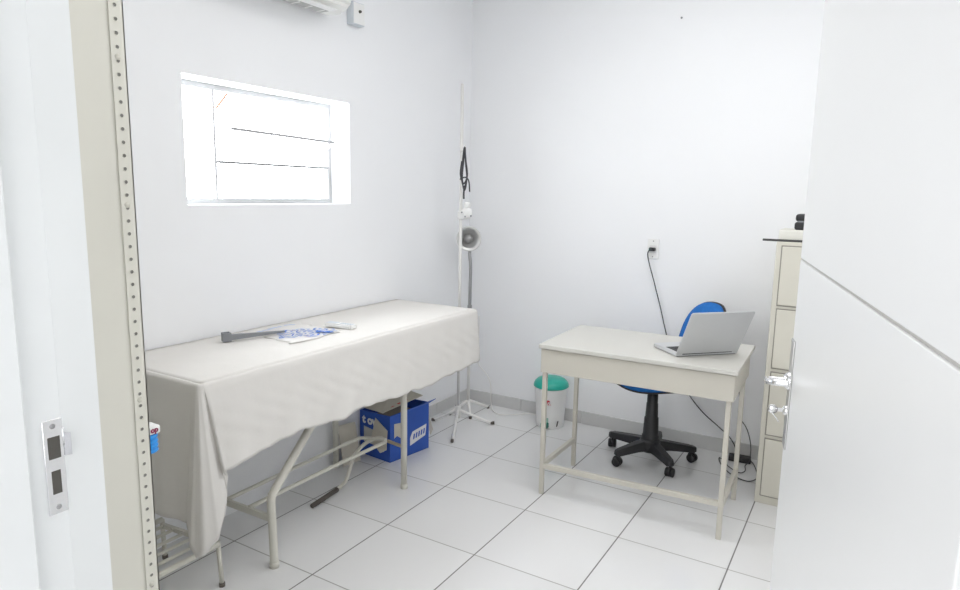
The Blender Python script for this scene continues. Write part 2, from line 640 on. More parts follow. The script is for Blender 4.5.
# bent tube leaning from the rail down to the floor with a black grip
b = MB()
pts = spline([(0.205, 0.735, 0.243), (0.150, 0.742, 0.241), (0.085, 0.728, 0.205), (0.045, 0.694, 0.150), (0.030, 0.672, 0.085), (0.040, 0.625, 0.030), (0.045, 0.555, 0.013)], 8)
b.tube(pts, 0.0095, 12)
st = b.build('bent_steel_tube', BEDM)
tag(st, 'bent cream steel tube with a dark grip, resting on the floor under the examination table', 'tube')
b = MB()
b.tube([(0.045, 0.560, 0.0135), (0.066, 0.372, 0.0125)], 0.0115, 12)
b.build('grip', RUBBER, st)

# ------------------------------------------------------------------ tablecloth
ZT = 0.829
cols = []     # (top xyz, bottom xyz)


def seg(a, bb, n):
    (ta, ba), (tb, bbm) = a, bb
    for i in range(n):
        k = i / n
        cols.append((lerp(Vector(ta), Vector(tb), k), lerp(Vector(ba), Vector(bbm), k)))


def hem(y):
    H = [(-0.326, 0.514), (-0.252, 0.523), (-0.157, 0.534), (-0.07, 0.545), (0.025, 0.553), (0.12, 0.541), (0.243, 0.531), (0.334, 0.544), (0.497, 0.536), (0.60, 0.527), (0.715, 0.528), (0.80, 0.517), (0.878, 0.519), (1.0, 0.527), (1.102, 0.531), (1.23, 0.538), (1.36, 0.541)]
    for (a, za), (c, zc) in zip(H[:-1], H[1:]):
        if y <= c:
            k = max(0, (y - a) / (c - a))
            return lerp(za, zc, k * k * (3 - 2 * k)) + 0.002 * math.sin(y * 70)
    return H[-1][1]


X1, Y0, Y1 = 0.362, -0.391, 1.350
XB = XL + 0.006
# right end (towards the back wall)
seg(((XB, Y1, ZT), (XB, Y1 + 0.012, 0.56)), ((X1 - 0.02, Y1, ZT), (X1 - 0.01, Y1 + 0.012, 0.545)), 24)
seg(((X1 - 0.02, Y1, ZT), (X1 - 0.01, Y1 + 0.012, 0.545)), ((X1, Y1 - 0.02, ZT), (X1 + 0.012, Y1 - 0.0, hem(1.36))), 6)
n = 130
for i in range(n):
    k = i / n
    yt = lerp(Y1 - 0.02, Y0 + 0.022, k)
    yb = lerp(1.352, -0.326, k)
    cols.append((Vector((X1, yt, ZT)), Vector((X1 + 0.014, yb, hem(yb)))))
key = [((X1, Y0 + 0.020, ZT), (X1 + 0.022, -0.326, 0.512)),
       ((X1 - 0.001, Y0 + 0.016, ZT), (X1 + 0.002, -0.300, 0.487)),
       ((X1 - 0.002, Y0 + 0.012, ZT), (X1 - 0.006, -0.298, 0.43)),
       ((X1 - 0.003, Y0 + 0.009, ZT), (X1 + 0.004, -0.318, 0.36)),
       ((X1 - 0.005, Y0 + 0.006, ZT), (X1 + 0.010, -0.352, 0.285)),
       ((X1 - 0.008, Y0 + 0.003, ZT), (X1 - 0.010, -0.392, 0.240)),
       ((X1 - 0.011, Y0 + 0.001, ZT), (X1 - 0.036, -0.408, 0.226)),
       ((X1 - 0.016, Y0, ZT), (X1 - 0.060, -0.410, 0.262)),
       ((X1 - 0.022, Y0, ZT), (X1 - 0.088, -0.402, 0.325)),
       ((X1 - 0.030, Y0, ZT), (X1 - 0.105, -0.385, 0.33)),
       ((X1 - 0.045, Y0, ZT), (X1 - 0.112, -0.372, 0.315))]
for a, c in zip(key[:-1], key[1:]):
    seg(a, c, 6)
seg(key[-1], ((XB, Y0, ZT), (XB, -0.396, 0.285)), 40)
cols.append((Vector((XB, Y0, ZT)), Vector((XB, -0.396, 0.285))))
rows = [[] for _ in range(27)]
ctr = Vector((0.08, 0.5, ZT))
for ci, (a, c) in enumerate(cols):
    out = Vector((a.x - ctr.x, a.y - ctr.y, 0))
    # outward normal of the table edge here
    nx = Vector((0, 0, 0))
    if a.x > X1 - 0.01 and Y0 + 0.018 < a.y < Y1 - 0.018:
        nx = Vector((1, 0, 0))
    elif a.y >= Y1 - 0.021:
        nx = Vector((0.2, 1, 0)).normalized()
    elif a.y <= Y0 + 0.018:
        nx = Vector((0.5, -1, 0)).normalized() if a.x > X1 - 0.05 else Vector((0, -1, 0))
    for ri in range(27):
        v = ri / 26
        if ri < 4:                        # rounded top edge
            ang = ri / 4 * PI / 2
            p = a - nx * 0.014 * (1 - math.sin(ang)) + Vector((0, 0, -0.014 * (1 - math.cos(ang))))
        else:
            vv = (ri - 3) / 23
            p = lerp(a + Vector((0, 0, -0.014)), c, vv)
            fy = a.y + 0.3 * a.x
            amp = 0.0055 * vv
            if nx.x > 0.9:
                w = math.sin(fy * 21 + 1.2 * math.sin(fy * 7)) + 0.6 * math.sin(fy * 47 + 2 + 3 * vv)
                # oblique creases running from the top edge
                w *= 0.8
                w += 0.9 * math.sin((fy + 0.25 * vv) * 34) * math.exp(-((fy - 0.35) / 0.35) ** 2) + 0.5 * math.sin((fy - 0.5 * vv) * 55) * math.sin(PI * min(1, vv * 1.05)) ** 2
                p += nx * amp * w
            elif nx.y < -0.9:
                p += nx * 0.004 * vv * math.sin(a.x * 42 + 1)
            else:
                p += nx * 0.003 * vv * math.sin(ci * 0.6)
        rows[ri].append(p)
b = MB()
b.grid(rows)
# top sheet: connect the inner ring with a grid-ish fill
nx_, ny_ = 14, 60
ins = 0.0139
tops = []
for i in range(nx_ + 1):
    row = []
    for j in range(ny_ + 1):
        x = lerp(XB, X1 - ins, i / nx_)
        y = lerp(Y0 + ins, Y1 - ins, j / ny_)
        e = min(i, nx_ - i, j, ny_ - j)
        z = ZT + (0.0012 * math.sin(y * 9 + x * 14) + 0.0012 * math.sin(y * 23 - x * 31)) * min(1, e / 2)
        row.append((x, y, z))
    tops.append(row)
b.grid(tops)
cl = b.build('tablecloth', CLOTH)
solidify(cl, 0.0022, 0.0)
tag(cl, 'cream white cotton sheet draped over the examination table, long corner hanging at its near end', 'sheet')

# ------------------------------------------------------------------ things lying on the sheet
ZS = ZT + 0.004
# crumpled white bag with blue print
random.seed(11)
b = MB()
rows = []
for i in range(13):
    row = []
    for j in range(19):
        u, v = i / 12, j / 18
        e = min(i, 12 - i, j, 18 - j)
        wob = 0.010 * math.sin(7 * v + 2 * i)
        x = lerp(-0.135, 0.175, u) + 0.03 * math.sin(v * 5) * (0.5 - abs(u - 0.5)) + (wob if e == 0 else 0)
        y = lerp(0.21, 0.50, v) - 0.03 * u + (wob if e == 0 else 0)
        z = ZS - 0.001 + (0.0045 + 0.004 * math.sin(u * 14 + v * 5) * math.cos(v * 13 + u * 4)) * min(1, e / 2)
        row.append((x, y, z))
    rows.append(row)


def bag_z(x, y):
    best, bz = 1e9, ZS
    for r in rows:
        for p in r:
            d = (p[0] - x) ** 2 + (p[1] - y) ** 2
            if d < best:
                best, bz = d, p[2]
    return bz


b.grid(rows)
bag = b.build('plastic_bag', mat('white_thin_plastic', (0.77, 0.75, 0.72), 0.5, bump=0.2, bscale=30))
solidify(bag, 0.0006, 1.0)
tag(bag, 'flat white plastic bag with blue print lying on the sheet beside the remote control', 'bag')


def ink(mbi, cx, cy, ang, L, w):
    """one brush-like printed stroke following the bag"""
    n = max(2, int(L / 0.012))
    pv = None
    for i in range(n + 1):
        s = (i / n - 0.5) * L
        x = cx + math.cos(ang) * s
        y = cy + math.sin(ang) * s
        ww = w * (0.75 + 0.25 * math.sin(i * 2.1))
        dx, dy = -math.sin(ang) * ww / 2, math.cos(ang) * ww / 2
        z = bag_z(x, y) + 0.0042
        vs = (mbi.bm.verts.new((x + dx, y + dy, z)), mbi.bm.verts.new((x - dx, y - dy, z)))
        if pv:
            mbi.bm.faces.new((pv[0], pv[1], vs[1], vs[0]))
        pv = vs


b = MB()
BA = math.radians(52)
for r in range(6):                         # bold lettering-like rows along the bag
    for k in range(10):
        cx = 0.094 + math.cos(BA) * (k - 4.5) * 0.024 - math.sin(BA) * (r - 2.5) * 0.026
        cy = 0.345 + math.sin(BA) * (k - 4.5) * 0.027 + math.cos(BA) * (r - 2.5) * 0.024
        if -0.04 < cx < 0.165 and 0.20 < cy < 0.48:
            ink(b, cx, cy, BA + random.uniform(-0.3, 1.2), random.uniform(0.018, 0.034), random.uniform(0.006, 0.011))
ink(b, 0.135, 0.405, BA, 0.075, 0.030)
b.build('blue_lettering', BLUEINK, bag)
for k in range(9):
    b = MB()
    ink(b, -0.100 + 0.012 * math.sin(k), 0.215 + 0.026 * k, BA + 0.5 * math.sin(k * 3), 0.030, 0.011)
    b.build('pale_lettering', LBLUEINK, bag)
for k in range(6):
    b = MB()
    ink(b, -0.05 + 0.014 * k, 0.225 + 0.035 * k, BA, 0.045, 0.007)
    b.build('pale_lettering', LBLUEINK, bag)
for (cx, cy) in ((0.0, 0.345), (0.135, 0.30), (-0.02, 0.28)):
    b = MB()
    ink(b, cx, cy, BA + 0.4, 0.022, 0.007)
    b.build('red_mark', REDINK, bag)

# dark grey tapered clip
A0, A1 = Vector((-0.070, 0.068, ZS + 0.0125)), Vector((0.018, 0.282, ZS + 0.0125))
ax = (A1 - A0).normalized()
side = Vector((-ax.y, ax.x, 0))
b = MB()
n = 14
ring = []
for i in range(n + 1):
    k = i / n
    c = lerp(A0, A1, k)
    hh = lerp(0.012, 0.0035, k)
    ww = lerp(0.010, 0.006, k)
    zc = ZS + 0.0030 + hh + 0.008 * k
    ring.append([b.bm.verts.new(Vector((c.x, c.y, zc)) + side * ww * sx + Vector((0, 0, hh * sz))) for sx, sz in ((-1, -1), (1, -1), (1, 1), (-1, 1))])
for i in range(n):
    for j in range(4):
        b.bm.faces.new((ring[i][j], ring[i][(j + 1) % 4], ring[i + 1][(j + 1) % 4], ring[i + 1][j]))
b.bm.faces.new(list(reversed(ring[0])))
b.bm.faces.new(ring[-1])
clip = b.build('grey_clip', DGREY)
bevelmod(clip, 0.0015)
tag(clip, 'dark grey tapered bar with a square hollow end, lying beside the printed bag', 'bar')
b = MB()
mt = Matrix(((ax.x, side.x, 0, A0.x), (ax.y, side.y, 0, A0.y), (0, 0, 1, ZS + 0.0005), (0, 0, 0, 1)))
for (x0, x1, y0, y1) in ((-0.030, -0.024, -0.018, 0.018), (-0.004, 0.002, -0.018, 0.018), (-0.024, -0.004, -0.018, -0.012), (-0.024, -0.004, 0.012, 0.018)):
    b.box(x0, x1, y0, y1, 0, 0.036, 0, 1, mt)
b.box(-0.024, -0.004, -0.012, 0.012, 0.0, 0.012, 0, 1, mt)
b.build('hollow_end', DGREY, clip)

# white remote control
a = math.radians(6)
rc = Vector((0.108, 0.535, ZS))
mt = Matrix.Translation(rc) @ Matrix.Rotation(a, 4, 'Z')
b = MB()
b.prism([(-0.078, -0.020), (-0.070, -0.026), (0.070, -0.024), (0.078, -0.016), (0.078, 0.016), (0.070, 0.024), (-0.070, 0.026), (-0.078, 0.020)], 0.0, 0.019, mt, 0.005)
rem = b.build('remote_control', WPLAST)
tag(rem, 'white remote control lying on the sheet at the far end of the printed bag', 'remote control')
b = MB()
b.box(-0.070, -0.015, -0.016, 0.016, 0.019, 0.0203, 0.0006, 1, mt)
b.build('display_window', GWPLAST, rem)
for k in range(5):
    b = MB()
    b.box(0.002 + 0.014 * k, 0.011 + 0.014 * k, -0.012, -0.002, 0.019, 0.021, 0.0008, 1, mt)
    b.box(0.002 + 0.014 * k, 0.011 + 0.014 * k, 0.002, 0.012, 0.019, 0.021, 0.0008, 1, mt)
    b.build('button', GWPLAST, rem)

# ------------------------------------------------------------------ blue box under the table
O = Vector((0.041, 0.973, 0))
eu = Vector((0.0475, 0.293, 0))             # along the right face
ev = Vector((-0.232, 0.024, 0))             # along the left (lettered) face
un, vn = eu.normalized(), ev.normalized()
HB = 0.262
box = thing('cardboard_box', O + (eu + ev) / 2, 'open blue printed cardboard box with white lettering on the floor under the examination table', 'box')


def bp(u, v, z, o=0.0, o2=0.0):
    """point in box frame: u along right face, v along left face (0..1); o outwards from lettered face, o2 outwards from right face"""
    return O + eu * u + ev * v + Vector((0, 0, z)) - un * o - vn * o2


def panel(mb, pts, th):
    """closed thin panel from 4 pts with thickness along normal"""
    nrm = (pts[1] - pts[0]).cross(pts[2] - pts[0]).normalized() * th
    A = [mb.bm.verts.new(p) for p in pts]
    B = [mb.bm.verts.new(p + nrm) for p in pts]
    k = len(pts)
    mb.bm.faces.new(A)
    mb.bm.faces.new(list(reversed(B)))
    for i in range(k):
        mb.bm.faces.new((A[i], B[i], B[(i + 1) % k], A[(i + 1) % k]))


TH = 0.004
b = MB()
panel(b, [bp(0, 0, 0), bp(0, 1, 0), bp(0, 1, HB - 0.012), bp(0, 0, HB)], TH)          # lettered face
panel(b, [bp(0, 0, 0), bp(1, 0, 0), bp(1, 0, HB + 0.012), bp(0, 0, HB)], -TH)          # right face
panel(b, [bp(1, 0, 0), bp(1, 1, 0), bp(1, 1, HB), bp(1, 0, HB + 0.012)], -TH)
panel(b, [bp(0, 1, 0), bp(1, 1, 0), bp(1, 1, HB), bp(0, 1, HB - 0.012)], TH)
panel(b, [bp(0, 0, 0.001), bp(1, 0, 0.001), bp(1, 1, 0.001), bp(0, 1, 0.001)], TH)
b.build('box_body', BLUE_C, box)
b = MB()
panel(b, [bp(0.03, 0.04, HB - 0.045), bp(0.97, 0.04, HB - 0.045), bp(0.97, 0.96, HB - 0.06), bp(0.03, 0.96, HB - 0.06)], 0.002)
b.build('inside_shade_sheet', CARDIN, box)  # dark sheet across the box, stands in for its shaded inside
b = MB()
panel(b, [bp(0.05, 0.30, HB + 0.002), bp(0.10, 1.0, HB - 0.006), bp(0.80, 0.95, HB + 0.085), bp(0.92, 0.10, HB + 0.052)], 0.003)
fl = b.build('top_flap', CARD, box)
for k in range(3):
    b = MB()
    p = lerp(bp(0.05, 0.30, HB + 0.002), bp(0.92, 0.10, HB + 0.052), 0.25 + 0.17 * k)
    q2 = lerp(bp(0.10, 1.0, HB - 0.006), bp(0.80, 0.95, HB + 0.085), 0.25 + 0.17 * k)
    d = (q2 - p).normalized()
    e = (bp(0.92, 0.10, HB + 0.052) - bp(0.05, 0.30, HB + 0.002)).normalized()
    nz = e.cross(d).normalized()
    if nz.z < 0:
        nz = -nz
    p = p + d * 0.012
    panel(b, [p + nz * 0.0035, p + d * 0.012 + nz * 0.0035, p + d * 0.012 + e * 0.02 + nz * 0.0035, p + e * 0.02 + nz * 0.0035], 0.0008)
    b.build('red_print', REDINK, fl)
b = MB()
panel(b, [bp(0.02, -0.03, HB - 0.005), bp(1.0, -0.02, HB + 0.010), bp(1.10, -0.10, HB + 0.030), bp(0.0, -0.03, HB + 0.002)], 0.003)
b.build('side_flap', BLUE_C, box)
b = MB()
panel(b, [bp(0, 0.46, HB - 0.030, 0.004), bp(0, 0.00, HB - 0.075, 0.020), bp(0, -0.03, 0.085, 0.034), bp(0, 0.14, 0.060, 0.040), bp(0, 0.56, 0.105, 0.016)], 0.003)
b.build('torn_flap', CARD, box)
b = MB()
panel(b, [bp(0, 0.86, HB - 0.095, 0.002), bp(0, 0.50, HB - 0.105, 0.002), bp(0, 0.50, HB - 0.19, 0.002), bp(0, 0.86, HB - 0.185, 0.002)], 0.0008)
b.build('white_patch', mat('greyed_white_print', (0.55, 0.55, 0.53), 0.7), box)
b = MB()
text_mesh(b, 't ow', 0.066, bp(0, 0.90, HB - 0.076, 0.0025), -vn, (0, 0, 1), bold=0.003)
b.build('lettering', WPAPER, box)
b = MB()
panel(b, [bp(0, 0.40, 0.05, 0.0012), bp(0, 0.20, 0.05, 0.0012), bp(0, 0.20, 0.085, 0.0012), bp(0, 0.40, 0.085, 0.0012)], 0.0008)
b.build('white_mark', WPAPER, box)
b = MB()
panel(b, [bp(0.50, 0, 0.055, 0, 0.001), bp(0.90, 0, 0.085, 0, 0.001), bp(0.93, 0, 0.150, 0, 0.001), bp(0.56, 0, 0.132, 0, 0.001), bp(0.50, 0, 0.10, 0, 0.001)], 0.0008)
lb = b.build('logo_panel', WPAPER, box)
b = MB()
for k in range(5):
    panel(b, [bp(0.57 + 0.066 * k, 0, 0.086 + 0.003 * k, 0, 0.0022), bp(0.605 + 0.066 * k, 0, 0.087 + 0.003 * k, 0, 0.0022), bp(0.625 + 0.066 * k, 0, 0.117 + 0.003 * k, 0, 0.0022), bp(0.59 + 0.066 * k, 0, 0.116 + 0.003 * k, 0, 0.0022)], 0.0006)
b.build('logo_strokes', BLUE_C, lb)
b = MB()
panel(b, [bp(0.10, 0, HB - 0.05, 0, 0.0015), bp(0.26, 0, HB - 0.055, 0, 0.0015), bp(0.26, 0, 0.12, 0, 0.0015), bp(0.17, 0, 0.14, 0, 0.0015), bp(0.10, 0, 0.13, 0, 0.0015)], 0.0008)
b.build('torn_paper', CARD, box)
b = MB()
panel(b, [bp(1.0, -0.01, 0.19), bp(1.05, -0.08, 0.11), bp(1.02, -0.03, 0.075), bp(1.0, 0.0, 0.12)], 0.003)
b.build('torn_corner', CARD, box)

# beige board leaning on the wall, grey tub behind it
b = MB()
panel(b, [Vector((-0.118, 0.915, 0.0)), Vector((-0.135, 0.802, 0.0)), Vector((-0.180, 0.808, 0.215)), Vector((-0.165, 0.928, 0.205))], 0.005)
o = b.build('cardboard_sheet', CARD)
tag(o, 'beige cardboard sheet leaning against the left wall next to the blue box', 'cardboard')

# ------------------------------------------------------------------ drip stand and examination lamp behind the table
st = thing('drip_stand', (0.03, 1.68, 0), 'tall white drip stand with splayed feet behind the far end of the examination table', 'drip stand')
PX, PY = 0.022, 1.68
b = MB()
b.tube([(PX, PY, 0.06), (PX, PY, 2.08)], 0.0095, 12)
b.lathe([(0, 0.012), (0.006, 0.009), (0.0095, 0)], (PX, PY, 2.08), None, 12)
b.build('pole', WHITEMET, st)
b = MB()
b.lathe([(0, 0.0), (0.016, 0.0), (0.018, 0.02), (0.018, 0.07), (0.012, 0.08), (0, 0.08)], (PX, PY, 0.045), None, 16)
b.build('hub', WHITEMET, st)
for (fx, fy) in ((0.160, 1.405), (0.205, 1.800), (-0.140, 1.640)):
    b = MB()
    b.tube(spline([(PX, PY, 0.095), (lerp(PX, fx, 0.15), lerp(PY, fy, 0.15), 0.085), (lerp(PX, fx, 0.85), lerp(PY, fy, 0.85), 0.020), (fx, fy, 0.012)], 6), 0.0085, 10)
    lg = b.build('leg', WHITEMET, st)
    d = (Vector((fx, fy, 0)) - Vector((PX, PY, 0))).normalized()
    b = MB()
    b.tube([Vector((fx, fy, 0.0115)) - d * 0.012, Vector((fx, fy, 0.0115)) + d * 0.012], 0.0095, 10)
    b.build('rubber_foot', RUBBER, lg)
b = MB()
c0 = Vector((PX + 0.050, PY - 0.012, 1.338))
b.lathe([(0, -0.005), (0.030, -0.005), (0.034, 0.0), (0.030, 0.005), (0, 0.005)], c0, (0.30, -0.95, 0), 24)
b.box(PX - 0.014, PX + 0.035, PY - 0.016, PY + 0.014, 1.30, 1.345, 0.003)
b.lathe([(0, -0.004), (0.018, -0.004), (0.021, 0.0), (0.018, 0.004), (0, 0.004)], c0 + Vector((0.004, 0, 0.045)), (0.30, -0.95, 0), 20)
br = b.build('bracket', WPLAST, st)
for dx, dz in ((-0.026, 0.002), (-0.006, -0.022), (0.028, -0.018)):
    b = MB()
    b.lathe([(0, 0.004), (0.0045, 0.003), (0.005, 0.0)], c0 + Vector((dx, -0.006 + dx * 0.3, dz)), (0.30, -0.95, 0), 10)
    b.build('bolt', DGREY, br)
b = MB()
b.tube(spline([(PX, PY - 0.008, 1.70), (PX + 0.020, PY - 0.018, 1.705), (PX + 0.045, PY - 0.034, 1.712), (PX + 0.050, PY - 0.040, 1.735)], 5), 0.004, 8)
b.build('hook', WHITEMET, st)

# black cable looped on the hook
b = MB()
hx, hy = PX + 0.046, PY - 0.036
pts = []
for k in range(3):
    o_ = 0.004 * k
    pts += [(hx + 0.002, hy - o_, 1.722 - 0.002 * k), (hx + 0.008 + o_, hy - 0.004 - o_, 1.64), (hx + 0.020 + o_, hy - 0.006 - o_, 1.54 + 0.008 * k), (hx + 0.006, hy - 0.008 - o_, 1.47 + 0.02 * k), (hx - 0.012 - o_, hy - 0.006 - o_, 1.54 + 0.01 * k), (hx - 0.006 - o_, hy - 0.003 - o_, 1.64)]
b.tube(spline(pts, 6), 0.0045, 8)
b.tube(spline([(hx - 0.022, hy - 0.012, 1.535), (hx - 0.005, hy - 0.020, 1.542), (hx + 0.022, hy - 0.016, 1.545), (hx + 0.040, hy - 0.014, 1.52), (hx + 0.046, hy - 0.014, 1.462)], 6), 0.0042, 8)
b.tube(spline([(hx + 0.006, hy - 0.010, 1.49), (hx + 0.004, hy - 0.012, 1.455), (hx + 0.002, hy - 0.008, 1.42)], 5), 0.0055, 8)
o = b.build('black_cable', mat('black_cable', (0.05, 0.05, 0.055), 0.5))
tag(o, 'black cable tied in a long loop hanging from the drip stand', 'cable')

lamp = thing('examination_lamp', (-0.05, 1.90, 0), 'examination lamp with round metal reflector on a grey gooseneck in the room corner', 'lamp')
LXp, LYp = -0.040, 1.90
b = MB()
b.tube([(LXp, LYp, 0.06), (LXp, LYp, 0.72)], 0.011, 12)
b.build('column', WHITEMET, lamp)
b = MB()
b.tube(spline([(LXp, LYp, 0.72), (LXp, LYp, 0.85), (LXp + 0.002, LYp, 0.98), (LXp - 0.008, LYp + 0.002, 1.06), (LXp - 0.012, LYp + 0.012, 1.10)], 8), 0.0105, 10)
b.lathe([(0, 0), (0.015, 0), (0.015, 0.03), (0.012, 0.035), (0, 0.035)], (LXp, LYp, 0.70), None, 14)
b.build('gooseneck', GREYMET, lamp)
hd = Vector((LXp - 0.016, LYp - 0.0, 1.165))
aim = (CP - hd).normalized()
aim = (aim + Vector((0.10, 0.0, -0.05))).normalized()
b = MB()
b.lathe([(0.024, -0.075), (0.030, -0.070), (0.034, -0.030), (0.060, -0.010), (0.078, 0.018), (0.081, 0.020), (0.079, 0.023), (0.056, -0.004), (0.032, -0.022), (0.0, -0.026)], hd, aim, 36)
b.lathe([(0, -0.077), (0.024, -0.075)], hd, aim, 36)
refl = b.build('reflector', STEEL, lamp)
b = MB()
b.lathe([(0.0, 0.012), (0.018, 0.008), (0.028, -0.006), (0.028, -0.02), (0.018, -0.028), (0, -0.028)], hd, aim, 24)
b.build('bulb_cover', GREYMET, refl)
for (fx, fy) in ((0.02, 2.06), (-0.170, 1.965), (0.03, 1.815), (-0.12, 1.80)):
    b = MB()
    b.tube(spline([(LXp, LYp, 0.085), (lerp(LXp, fx, 0.2), lerp(LYp, fy, 0.2), 0.075), (lerp(LXp, fx, 0.8), lerp(LYp, fy, 0.8), 0.026), (fx, fy, 0.013)], 5), 0.0095, 10)
    lg = b.build('leg', WHITEMET, lamp)
    b = MB()
    b.lathe([(0, 0.0), (0.010, 0.0), (0.011, 0.010), (0.0096, 0.016), (0, 0.016)], (fx, fy, 0.0), None, 12)
    b.build('rubber_foot', RUBBER, lg)

# thin white cord from behind the table down to the floor
b = MB()
b.tube(spline([(-0.10, YB - 0.02, 0.62), (-0.106, YB - 0.02, 0.34), (-0.095, YB - 0.018, 0.27), (-0.035, YB - 0.018, 0.215), (0.0, YB - 0.018, 0.145), (0.005, YB - 0.020, 0.03), (0.03, YB - 0.05, 0.004), (0.085, 2.02, 0.004), (0.16, 1.985, 0.004), (0.24, 2.04, 0.004), (0.31, 2.105, 0.004), (0.40, 2.12, 0.004)], 8), 0.0032, 8)
o = b.build('white_cord', WHITEMET)
tag(o, 'thin white cord running down the back wall to the floor beside the examination table', 'cord')

# ------------------------------------------------------------------ desk
DX0, DX1, DY0, DY1 = 0.867, 1.754, 1.058, 1.615
desk = thing('desk', (DX0, DY0, 0), 'cream metal desk with slim square legs in front of the blue chair', 'desk')
b = MB()
b.box(DX0, DX1, DY0, DY1, 0.737, 0.757, 0.003)
b.build('desk_top', DESKTOP, desk)
b = MB()
ap = 0.020
b.box(DX0 + 0.008, DX1 - 0.012, DY0 + 0.014, DY0 + 0.014 + ap, 0.620, 0.733, 0.002)
b.box(DX0 + 0.008, DX0 + 0.008 + ap, DY0 + 0.034, DY1 - 0.06, 0.620, 0.733, 0.002)
b.box(DX1 - 0.012 - ap, DX1 - 0.012, DY0 + 0.034, DY1 - 0.06, 0.620, 0.733, 0.002)
b.build('apron', CREAM_D, desk)
b = MB()
b.box(DX0 + 0.12, DX1 - 0.13, DY0 + 0.05, DY1 - 0.07, 0.655, 0.732, 0.003)
dr = b.build('drawer', CREAM_D, desk)
b = MB()
b.tube([(1.25, DY1 - 0.068, 0.70), (1.25, DY1 - 0.045, 0.70), (1.36, DY1 - 0.045, 0.70), (1.36, DY1 - 0.068, 0.70)], 0.004, 8)
b.build('drawer_handle', STEEL, dr)
lx0, lx1, ly0, ly1 = 0.890, 1.722, 1.096, 1.525
lw = 0.021
for x, y in ((lx0, ly0), (lx1, ly0), (lx0 + 0.012, ly1 - 0.03), (lx1, ly1)):
    b = MB()
    b.box(x - lw / 2, x + lw / 2, y - lw / 2, y + lw / 2, 0.0, 0.735, 0.002)
    b.build('leg', CREAM_D, desk)
for a_, c_ in (((lx0, ly0 + lw / 2, 0.15), (lx0 + 0.012, ly1 - 0.03 - lw / 2, 0.15)), ((lx1, ly0 + lw / 2, 0.15), (lx1, ly1 - lw / 2, 0.15)), ((lx0 + lw / 2, ly0, 0.145), (lx1 - lw / 2, ly0, 0.160))):
    b = MB()
    b.bar(a_, c_, 0.020, 0.022)
    b.build('stretcher', CREAM_D, desk)

desk.rotation_euler = (0, 0, math.radians(1.8))

# ------------------------------------------------------------------ laptop
ZD = 0.757
LA, LB = Vector((1.476, 1.186, ZD)), Vector((1.685, 1.400, ZD))
lu = (LB - LA).normalized()
lv = Vector((-lu.y, lu.x, 0))
LWd = (LB - LA).length + 0.012
LDp = 0.205
mt = Matrix(((lu.x, lv.x, 0, LA.x), (lu.y, lv.y, 0, LA.y), (0, 0, 1, ZD), (0, 0, 0, 1)))
lap = thing('laptop', (LA + LB) / 2, 'open silver laptop standing on the desk with its screen turned to the blue chair', 'laptop')
b = MB()
b.prism([(0, 0), (LWd, 0), (LWd, LDp - 0.01), (LWd - 0.01, LDp), (0.01, LDp), (0, LDp - 0.01)], 0.003, 0.017, mt, 0.002)
b.build('base', SILVER, lap)
b = MB()
b.box(0.006, LWd - 0.006, 0.004, LDp - 0.004, 0.0, 0.005, 0.001, 1, mt)
b.build('underside', BLACK, lap)
b = MB()
b.box(0.018, LWd - 0.018, 0.028, 0.118, 0.0168, 0.0176, 0, 1, mt)
kb = b.build('keyboard', mat('dark_keyboard_tray', (0.05, 0.05, 0.055), 0.6), lap)
b = MB()
for r in range(5):
    for k in range(14):
        b.box(0.021 + k * (LWd - 0.042) / 14, 0.021 + (k + 0.86) * (LWd - 0.042) / 14, 0.031 + r * 0.017, 0.045 + r * 0.017, 0.0176, 0.0192, 0, 1, mt)
b.build('keys', BLACK, kb)
b = MB()
b.box(LWd / 2 - 0.04, LWd / 2 + 0.04, 0.133, 0.185, 0.0168, 0.0174, 0, 1, mt)
b.build('touchpad', mat('silver_touchpad', (0.5, 0.5, 0.51), 0.3, 0.4), lap)
lidup = (Vector((0.076, -0.0745, 0.2125)))
LH = lidup.length
lz = lidup.normalized()
ln = lu.cross(lz)
o0 = LA + Vector((0, 0, 0.014)) + lv * 0.004
mt2 = Matrix(((lu.x, lz.x, ln.x, o0.x), (lu.y, lz.y, ln.y, o0.y), (lu.z, lz.z, ln.z, o0.z), (0, 0, 0, 1)))
b = MB()
b.prism([(0, 0), (LWd, 0), (LWd, LH - 0.02), (LWd - 0.006, LH - 0.012), (0.006, LH - 0.012), (0, LH - 0.02)], 0.0, 0.007, mt2, 0.0015)
lid = b.build('lid', SILVER, lap)
b = MB()
zz = (0.0069, 0.0078) if ln.dot(lv) > 0 else (-0.0008, 0.0001)
b.box(0.010, LWd - 0.010, 0.016, LH - 0.022, zz[0], zz[1], 0, 1, mt2)
b.build('screen', SCREEN, lid)
b = MB()
b.tube([LA + lu * 0.03 + Vector((0, 0, 0.013)), LB - lu * 0.02 + Vector((0, 0, 0.014))], 0.004, 10)
b.build('hinge', BLACK, lap)

